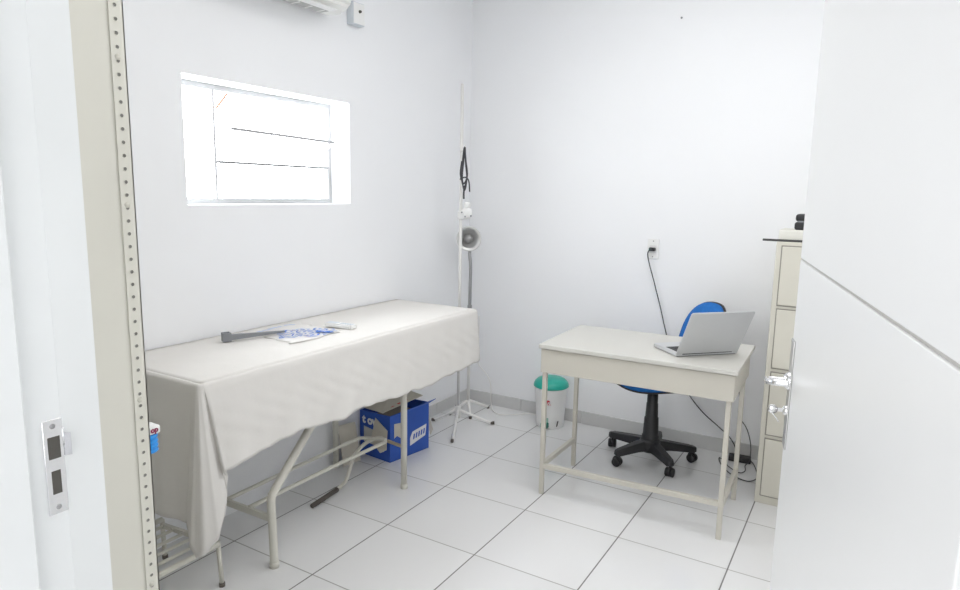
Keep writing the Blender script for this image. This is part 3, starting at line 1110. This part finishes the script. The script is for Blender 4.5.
# ------------------------------------------------------------------ office chair
HC = Vector((1.205, 1.780, 0))
ch = thing('office_chair', HC, 'blue office swivel chair on a black five star castor base behind the desk', 'chair')
SC = Vector((1.222, 1.712, 0))
fd = Vector((-0.72, -0.69, 0)).normalized()
sd = Vector((-fd.y, fd.x, 0))
def seat_shape(name, m, prof, hx_, hy_):
    b = MB()
    n = 40
    rings = []
    for (rr, z) in prof:
        if rr == 0:
            rings.append([b.bm.verts.new(SC + Vector((0, 0, z)))])
            continue
        ring = []
        for j in range(n):
            a = 2 * PI * j / n
            c, s_ = math.cos(a), math.sin(a)
            x = math.copysign(abs(c) ** 0.62, c) * hx_
            y = math.copysign(abs(s_) ** 0.62, s_) * hy_
            ring.append(b.bm.verts.new(SC + fd * x * rr + sd * y * rr + Vector((0, 0, z))))
        rings.append(ring)
    for A_, B_ in zip(rings[:-1], rings[1:]):
        for j in range(n):
            k = (j + 1) % n
            if len(A_) == 1:
                f = b.bm.faces.new((A_[0], B_[k], B_[j]))
            elif len(B_) == 1:
                f = b.bm.faces.new((A_[j], A_[k], B_[0]))
            else:
                f = b.bm.faces.new((A_[j], A_[k], B_[k], B_[j]))
            f.smooth = True
    return b.build(name, m, ch)


seat_shape('seat', BLUE_F, [(0.0, 0.479), (0.95, 0.479), (1.0, 0.490), (0.98, 0.504), (0.88, 0.512), (0.5, 0.514), (0.0, 0.512)], 0.205, 0.215)
seat_shape('seat_shell', BLACK, [(0.0, 0.466), (0.80, 0.466), (0.96, 0.471), (1.0, 0.478), (0.0, 0.4785)], 0.205, 0.215)


def back_shell(name, m, thick0, thick1, grow):
    b = MB()
    bc = Vector((1.450, 1.872, 0.706))
    hw, hh = 0.172 + grow, 0.195 + grow
    nn, rr_ = 40, 7
    rngs = []
    for side_ in (0, 1):
        for i in range(rr_ + 1):
            k = i / rr_ if side_ == 0 else 1 - i / rr_
            ring = []
            for j in range(nn):
                a = 2 * PI * j / nn
                c, s_ = math.cos(a), math.sin(a)
                e = 0.78
                x = math.copysign(abs(c) ** e, c) * hw * k
                z = math.copysign(abs(s_) ** e, s_) * hh * k
                edge = 1 - k ** 4
                off = (thick1 if side_ == 0 else thick0) * (0.35 + 0.65 * edge) if side_ == 0 else thick0
                curve = 0.35 * x * x / 0.19      # wraps around the sitter
                lean = -0.30 * z + 0.15 * z * z
                ring.append(b.bm.verts.new(bc + sd * x + fd * (off + curve * 0.6 + lean) + Vector((0, 0, z))))
            rngs.append(ring)
    for A_, B_ in zip(rngs[:-1], rngs[1:]):
        for j in range(nn):
            f = b.bm.faces.new((A_[j], A_[(j + 1) % nn], B_[(j + 1) % nn], B_[j]))
            f.smooth = True
    bmesh.ops.remove_doubles(b.bm, verts=b.bm.verts, dist=0.0004)
    return b.build(name, m, ch)


back_shell('backrest', BLUE_F, 0.0, 0.034, 0.0)
back_shell('back_cover', BLACK, -0.012, -0.0005, 0.004)
b = MB()
b.tube(spline([SC - fd * 0.08 + Vector((0, 0, 0.455)), SC - fd * 0.19 + Vector((0, 0, 0.455)), SC - fd * 0.215 + Vector((0, 0, 0.50)), SC - fd * 0.245 + Vector((0, 0, 0.60)), SC - fd * 0.278 + Vector((0, 0, 0.70))], 6), 0.013, 10)
b.build('back_support', BLACK, ch)
b = MB()
b.box(-0.09, 0.09, -0.07, 0.07, 0.436, 0.466, 0.008, 2, Matrix.Translation(SC) @ Matrix.Rotation(math.atan2(fd.y, fd.x), 4, 'Z'))
b.build('mechanism', BLACK, ch)
b = MB()
top = SC.copy()
top.z = 0.40
lean = (SC - HC)
b.lathe([(0, 0.10), (0.050, 0.10), (0.046, 0.16), (0.042, 0.165), (0.038, 0.26), (0.034, 0.265), (0.031, 0.34), (0.029, 0.345), (0.028, 0.44), (0, 0.44)], HC + Vector((0.02, -0.015, 0)), None, 24)
b.build('gas_column', BLACK, ch)
HB_ = HC + Vector((0.02, -0.015, 0))
b = MB()
b.lathe([(0, 0.070), (0.046, 0.070), (0.056, 0.085), (0.056, 0.125), (0.050, 0.145), (0, 0.147)], HB_, None, 24)
b.build('base_hub', BLACK, ch)
for (fx, fy) in ((0.975, 1.872), (1.092, 1.622), (1.372, 1.642), (1.425, 1.905), (1.20, 2.03)):
    tip = Vector((fx, fy, 0))
    d = (tip - HB_)
    d.z = 0
    L_ = d.length
    d.normalize()
    sdv = Vector((-d.y, d.x, 0))
    b = MB()
    rg = []
    for k, wv, zt, zb in ((0.10, 0.036, 0.138, 0.078), (0.45, 0.032, 0.122, 0.076), (0.85, 0.027, 0.102, 0.064), (1.0, 0.024, 0.094, 0.058), (1.08, 0.014, 0.088, 0.062)):
        p = HB_ + d * L_ * k
        rg.append([b.bm.verts.new(p + sdv * wv * 1.0 + Vector((0, 0, zb))), b.bm.verts.new(p + sdv * wv * 0.72 + Vector((0, 0, zt))), b.bm.verts.new(p - sdv * wv * 0.72 + Vector((0, 0, zt))), b.bm.verts.new(p - sdv * wv * 1.0 + Vector((0, 0, zb)))])
    for A_, B_ in zip(rg[:-1], rg[1:]):
        for j in range(4):
            b.bm.faces.new((A_[j], A_[(j + 1) % 4], B_[(j + 1) % 4], B_[j]))
    b.bm.faces.new(rg[0])
    b.bm.faces.new(list(reversed(rg[-1])))
    arm = b.build('base_arm', BLACK, ch)
    bevelmod(arm, 0.005)
    b = MB()
    wd = (sdv * 0.6 + d * 0.8).normalized()
    cpt = tip + Vector((0, 0, 0.0245))
    for s2 in (-1, 1):
        b.lathe([(0, -0.009), (0.020, -0.009), (0.0245, -0.005), (0.0245, 0.005), (0.020, 0.009), (0, 0.009)], cpt + wd * 0.014 * s2, wd, 20)
    b.tube([tip + Vector((0, 0, 0.03)), tip + Vector((0, 0, 0.072))], 0.006, 10)
    hood = []
    b.lathe([(0.027, -0.005), (0.029, 0.0), (0.027, 0.005), (0.0, 0.005), (0.0, -0.005), (0.027, -0.005)], cpt + Vector((0, 0, 0.005)), wd, 20)
    b.build('castor', BLACK, arm)

# ------------------------------------------------------------------ pedal bin
bc = Vector((0.514, 2.00, 0))
bn = thing('pedal_bin', bc, 'small white plastic pedal bin with a teal lid standing by the back wall', 'bin')
b = MB()
b.lathe([(0, 0.0), (0.082, 0.0), (0.086, 0.006), (0.088, 0.05), (0.103, 0.246), (0.106, 0.252), (0.104, 0.258), (0.0, 0.258)], bc, None, 36)
b.build('bucket', WPLAST, bn)
b = MB()
b.lathe([(0.0, 0.257), (0.106, 0.257), (0.111, 0.261), (0.111, 0.270), (0.104, 0.288), (0.088, 0.304), (0.06, 0.314), (0, 0.317)], bc, None, 36)
b.build('lid', TEAL, bn)
bd = Vector((0.10, -1.0, 0)).normalized()
bs = Vector((-bd.y, bd.x, 0))
mtb = Matrix(((bd.x, bs.x, 0, bc.x), (bd.y, bs.y, 0, bc.y), (0, 0, 1, 0), (0, 0, 0, 1)))
b = MB()
b.box(0.080, 0.112, -0.026, 0.022, 0.012, 0.045, 0.006, 2, mtb)
b.build('pedal', DTEAL, bn)
b = MB()
b.box(0.0860, 0.0895, -0.022, 0.018, 0.046, 0.075, 0.001, 1, mtb)
b.build('pedal_slot', mat('pale_teal_plastic', (0.35, 0.55, 0.48), 0.4), bn)
b = MB()
text_mesh(b, 'CR', 0.034, bc + bd * 0.1005 + bs * -0.014 + Vector((0, 0, 0.166)), bs, (0, 0, 1), bold=0.003, depth=0.0015)
b.build('red_logo', mat('red_logo_print', (0.55, 0.03, 0.06), 0.5), bn)
b = MB()
sdr = Vector((0.80, -0.60, 0))
b.bar(bc + sdr * 0.089 + Vector((0, 0, 0.02)), bc + sdr * 0.0905 + Vector((0.006, 0, 0.055)), 0.004, 0.012)
b.build('hinge_slot', DARK, bn)

# ------------------------------------------------------------------ filing cabinet
FX0, FX1, FY0, FY1, FZ = 1.796, 2.275, 1.580, 2.125, 1.262
fc = thing('filing_cabinet', (2.04, 1.85, 0), 'tall cream steel filing cabinet with four drawers between the desk and the open door', 'filing cabinet')
b = MB()
b.box(FX0, FX1, FY0 + 0.004, FY1, 0.0, FZ, 0.003)
b.build('body', CREAM, fc)
zs = [(0.045, 0.325), (0.350, 0.650), (0.675, 0.950), (0.972, 1.240)]
for z0, z1 in zs:
    b = MB()
    b.box(FX0 + 0.022, FX1 - 0.022, FY0 + 0.0015, FY0 + 0.0045, z0 - 0.006, z1 + 0.006)
    b.build('drawer_gap', GAP, fc)
    b = MB()
    b.box(FX0 + 0.027, FX1 - 0.027, FY0 - 0.004, FY0 + 0.004, z0, z1, 0.002)
    d_ = b.build('drawer', CREAM, fc)
    b = MB()
    zc = z1 - 0.07
    b.tube(spline([(FX0 + 0.17, FY0 - 0.004, zc), (FX0 + 0.175, FY0 - 0.024, zc), (FX0 + 0.30, FY0 - 0.024, zc), (FX0 + 0.305, FY0 - 0.004, zc)], 4), 0.004, 8)
    b.build('handle', STEEL, d_)
    b = MB()
    b.box(FX0 + 0.205, FX0 + 0.27, FY0 - 0.0055, FY0 - 0.004, zc + 0.020, zc + 0.045, 0.0005, 1)
    b.build('label_holder', STEEL, d_)
b = MB()
b.box(1.735, 2.10, 1.590, 1.604, FZ, FZ + 0.010, 0.0015)
o = b.build('black_rod', mat('black_rod', (0.05, 0.05, 0.05), 0.5))
tag(o, 'thin black flat rod lying across the filing cabinet top and jutting out to its left', 'rod')
b = MB()
b.box(1.799, 2.05, 1.608, 1.80, FZ, FZ + 0.054, 0.006)
o = b.build('cream_box', mat('cream_box_card', (0.74, 0.73, 0.67), 0.6))
tag(o, 'low cream box lying on top of the filing cabinet behind the black rod', 'box')
spk = thing('black_case', (1.92, 1.66, FZ + 0.054), 'small rounded black case standing on the cream box on the filing cabinet', 'case')
b = MB()
b.box(1.860, 1.98, 1.612, 1.72, FZ + 0.054, FZ + 0.090, 0.010, 3)
b.build('case_body', BLACK, spk)
b = MB()
b.box(1.862, 1.978, 1.614, 1.718, FZ + 0.092, FZ + 0.126, 0.012, 3)
b.build('case_lid', BLACK, spk)
b = MB()
b.box(1.872, 1.974, 1.618, 1.714, FZ + 0.086, FZ + 0.098)
b.build('seam', DGREY, spk)

# ------------------------------------------------------------------ wall outlet, charger
b = MB()
b.box(1.038, 1.106, YB - 0.009, YB, 1.092, 1.208, 0.003)
ol = b.build('wall_outlet', WPLAST)
tag(ol, 'white wall outlet plate on the back wall above the desk', 'outlet')
b = MB()
b.box(1.052, 1.092, YB - 0.0105, YB - 0.008, 1.128, 1.172, 0.002)
b.build('socket', mat('pale_socket', (0.74, 0.74, 0.74), 0.4), ol)
for z in (1.105, 1.196):
    b = MB()
    b.lathe([(0, 0.0015), (0.0035, 0.001), (0.004, 0)], (1.072, YB - 0.009, z), (0, -1, 0), 10)
    b.build('screw', GREYMET, ol)
CAB = mat('dark_grey_cable', (0.045, 0.045, 0.05), 0.5)
chg = thing('laptop_charger', (1.63, 2.07, 0), 'black laptop charger with brick on the floor and cord rising to the wall outlet', 'charger')
b = MB()
b.box(1.055, 1.090, YB - 0.040, YB - 0.0105, 1.140, 1.160, 0.005, 2)
b.build('plug', BLACK, chg)
b = MB()
YC = YB - 0.022
b.tube(spline([(1.058, YC - 0.005, 1.148), (1.048, YC - 0.006, 1.12), (1.060, YC, 1.06), (1.085, YC + 0.004, 0.98), (1.135, YC + 0.006, 0.82), (1.175, YC + 0.006, 0.68), (1.225, YC + 0.006, 0.53), (1.285, YC + 0.006, 0.40), (1.335, YC + 0.004, 0.315), (1.42, YC, 0.225), (1.52, YC - 0.008, 0.155), (1.58, YC - 0.012, 0.11), (1.62, 2.095, 0.055), (1.62, 2.065, 0.018), (1.605, 2.055, 0.016)], 8), 0.0033, 8)
b.build('mains_cord', CAB, chg)
b = MB()
mtk = Matrix.Translation((1.650, 2.062, 0.0)) @ Matrix.Rotation(math.radians(6), 4, 'Z')
b.box(-0.058, 0.058, -0.025, 0.025, 0.0, 0.034, 0.006, 2, mtk)
b.build('power_brick', BLACK, chg)
b = MB()
b.tube(spline([(1.705, 2.065, 0.016), (1.730, 2.03, 0.008), (1.760, 1.93, 0.004), (1.765, 1.85, 0.004), (1.730, 1.80, 0.004), (1.660, 1.83, 0.004), (1.600, 1.90, 0.004), (1.560, 1.98, 0.004), (1.545, 2.04, 0.004), (1.565, 2.01, 0.010), (1.62, 1.93, 0.006), (1.68, 1.885, 0.006), (1.700, 1.93, 0.006), (1.690, 1.99, 0.010), (1.705, 2.03, 0.030), (1.700, 2.06, 0.11), (1.670, 2.08, 0.19), (1.625, 2.085, 0.245), (1.620, 2.080, 0.275), (1.630, 2.00, 0.40), (1.610, 1.86, 0.58), (1.590, 1.72, 0.72), (1.580, 1.665, 0.762), (1.575, 1.61, 0.764), (1.575, 1.55, 0.761), (1.580, 1.475, 0.763)], 7), 0.0026, 8)
b.build('low_voltage_cord', CAB, chg)

# nail in the back wall
b = MB()
b.lathe([(0, 0.012), (0.006, 0.0115), (0.006, 0.010), (0.002, 0.009), (0.002, 0.0)], (1.156, YB, 2.428), (0, -1, 0), 12)
o = b.build('nail', DGREY)
tag(o, 'small dark nail high on the back wall', 'nail')

# ------------------------------------------------------------------ air conditioner and switch box on the left wall
ac = thing('air_conditioner', (XL, 0.37, 2.28), 'white split air conditioner high on the left wall above the window', 'air conditioner')
b = MB()
b.prism([(0.0, 0.02), (0.06, 0.0), (0.135, 0.0), (0.185, 0.03), (0.200, 0.08), (0.195, 0.24), (0.17, 0.275), (0.0, 0.28)], 0.0, 0.80, Matrix(((1, 0, 0, XL + 0.001), (0, 0, 1, -0.020), (0, 1, 0, 2.276), (0, 0, 0, 1))), 0.014)
b.build('casing', mat('ivory_plastic', (0.80, 0.80, 0.775), 0.4), ac)
b = MB()
b.box(XL + 0.070, XL + 0.125, 0.03, 0.69, 2.272, 2.2775, 0.001, 1)
g = b.build('outlet_grille', mat('grey_vent', (0.45, 0.45, 0.44), 0.6), ac)
for k in range(9):
    b = MB()
    b.box(XL + 0.072, XL + 0.123, 0.06 + 0.075 * k, 0.064 + 0.075 * k, 2.2695, 2.2725)
    b.build('vane', WPLAST, g)
b = MB()
b.box(XL + 0.132, XL + 0.180, 0.03, 0.69, 2.2705, 2.2745, 0.001, 1)
b.build('louver', WPLAST, ac)
sw = thing('switch_box', (XL, 0.99, 2.27), 'small white electrical box on the left wall right of the air conditioner', 'electrical box')
b = MB()
b.box(XL, XL + 0.042, 0.945, 1.035, 2.285, 2.395, 0.004)
b.build('box_body', GWPLAST, sw)  # grey-blue body: shade on the box side put into its colour
b = MB()
b.box(XL + 0.042, XL + 0.046, 0.950, 1.030, 2.290, 2.390, 0.0015, 1)
b.build('cover', WPLAST, sw)
b = MB()
b.lathe([(0, 0.010), (0.006, 0.010), (0.008, 0.0)], (XL + 0.046, 0.992, 2.350), (1, 0, 0), 12)
b.build('knob', DARK, sw)

# ------------------------------------------------------------------ step stool at the near end of the table
ss = thing('step_stool', (0.06, -0.40, 0), 'low cream tubular step with a slatted top at the near end of the examination table', 'step stool')
sx0, sx1, sy0, sy1, sz = -0.115, 0.222, -0.60, -0.246, 0.168
b = MB()
b.tube([(sx1, sy0 + 0.002, sz), (sx1, sy1, sz)], 0.0105, 10)
b.tube([(sx0, sy0 + 0.002, sz), (sx0, sy1, sz)], 0.0105, 10)
b.bar((sx0 + 0.045, sy1 - 0.028, sz + 0.002), (sx1 + 0.004, sy1, sz + 0.002), 0.014, 0.016)
b.bar((sx0 - 0.005, sy0, sz + 0.002), (sx1 + 0.004, sy0, sz + 0.002), 0.014, 0.016)
b.build('frame', BEDM, ss)
for k in range(5):
    x = lerp(sx0, sx1, (k + 1) / 6)
    b = MB()
    b.tube([(x, sy0, sz + 0.003), (x, sy1 - 0.028 * (1 - (k + 1) / 6), sz + 0.003)], 0.0065, 10)
    b.build('slat', BEDM, ss)
for x, y, ox, oy in ((sx1, sy1, 0.004, 0.006), (sx1, sy0, 0.004, -0.006), (sx0, sy1, -0.004, 0.006), (sx0, sy0, -0.004, -0.006)):
    b = MB()
    b.tube([(x, y, sz), (x + ox, y + oy, 0.0)], 0.0085, 10)
    lg = b.build('leg', BEDM, ss)
    b = MB()
    b.lathe([(0, 0), (0.011, 0), (0.011, 0.014), (0.0085, 0.016)], (x + ox, y + oy, 0), None, 12)
    b.build('rubber_foot', RUBBER, lg)

# ------------------------------------------------------------------ steel shelving unit beside the door
QX0, QX1, QY0, QY1, QH = 0.02, 0.900, -1.190, -0.8915, 2.20
sh = thing('steel_shelving', (0.46, -1.05, 0), 'grey beige steel shelving unit with perforated corner posts beside the door frame', 'shelving unit')
FLW, TT = 0.0285, 0.0022


def post(x, y, dx, dy, holes):
    """angle post: corner at (x,y), flanges running dx / dy inwards"""
    b = MB()
    b.box(min(x, x + dx * FLW), max(x, x + dx * FLW), min(y, y + dy * TT), max(y, y + dy * TT), 0, QH)
    b.box(min(x, x + dx * TT), max(x, x + dx * TT), min(y, y + dy * FLW), max(y, y + dy * FLW), 0, QH)
    p = b.build('post', SHELFM, sh)
    b = MB()
    n = 0
    z = 0.55
    while z < QH - 0.02:
        if holes:
            xx = x - dx * 0.0003
            b.lathe([(0, 0.0), (0.0037, 0.0)], (xx, y + dy * 0.0165, z), (-dx, 0, 0), 12)
        z += 0.0254
    if holes:
        h = b.build('holes', HOLE, p)
        b = MB()
        z = 0.55
        k = 0
        while z < QH - 0.02:
            b.tube([Vector((x - dx * 0.0006, y + dy * 0.0165 + 0.0040 * math.cos(t_ * PI / 8), z + 0.0040 * math.sin(t_ * PI / 8))) for t_ in range(17)], 0.0006, 5)
            z += 0.0254
        b.build('hole_rims', SHELFM, p)
        for z in (0.605, 1.02, 1.42, 1.70):
            b = MB()
            b.lathe([(0, 0.0028), (0.0045, 0.002), (0.0062, 0.0)], (x - dx * 0.0002, y + dy * 0.0165, z), (-dx, 0, 0), 14)
            b.build('bolt', CREAM, p)
    return p


post(QX1, QY1, -1, -1, True)
post(QX1, QY0, -1, 1, False)
post(QX0, QY1, 1, -1, False)
post(QX0, QY0, 1, 1, False)
b = MB()
b.box(QX1 - 0.006, QX1 - 0.0032, QY0 + 0.004, QY1 - 0.003, 0.05, QH - 0.01)
b.build('side_panel', SHELFM, sh)
b = MB()
b.box(QX0 + 0.003, QX0 + 0.005, QY0 + 0.004, QY1 - 0.004, 0.05, QH - 0.01)
b.build('side_panel', SHELFM, sh)
b = MB()
b.box(QX0 + 0.006, QX1 - 0.007, QY0 + 0.003, QY0 + 0.005, 0.05, QH - 0.01)
b.build('back_panel', SHELFM, sh)
for z in (0.10, 0.50, 0.90, 1.30, 1.70, 2.14):
    b = MB()
    b.box(QX0 + 0.006, QX1 - 0.007, QY0 + 0.006, QY1 - 0.004, z - 0.028, z)
    b.build('shelf', SHELFM, sh)

# blue brush hanging on the front of the post
bz = Vector((0.855, -0.870, 0))
brs = thing('scrub_brush', (bz.x, bz.y, 0.88), 'blue ridged scrub brush with white head, hanging on the steel shelving post', 'brush')
b = MB()
b.box(bz.x - 0.020, bz.x + 0.020, bz.y - 0.020, bz.y + 0.020, 0.925, 0.944, 0.005)
b.build('head', WPLAST, brs)
b = MB()
prof = [(0, 0.882)]
for k in range(4):
    z0 = 0.883 + 0.0105 * k
    prof += [(0.017, z0), (0.0205, z0 + 0.003), (0.0205, z0 + 0.0065), (0.017, z0 + 0.0095)]
prof += [(0.0, 0.926)]
b.lathe(prof, bz, None, 24)
b.build('bristles', BRISTLE, brs)
b = MB()
text_mesh(b, 'op', 0.016, (bz.x + 0.0202, bz.y - 0.004, 0.931), (0, 1, 0), (0, 0, 1), depth=0.0004, bold=0.001)
b.build('print', PURPLE, brs)
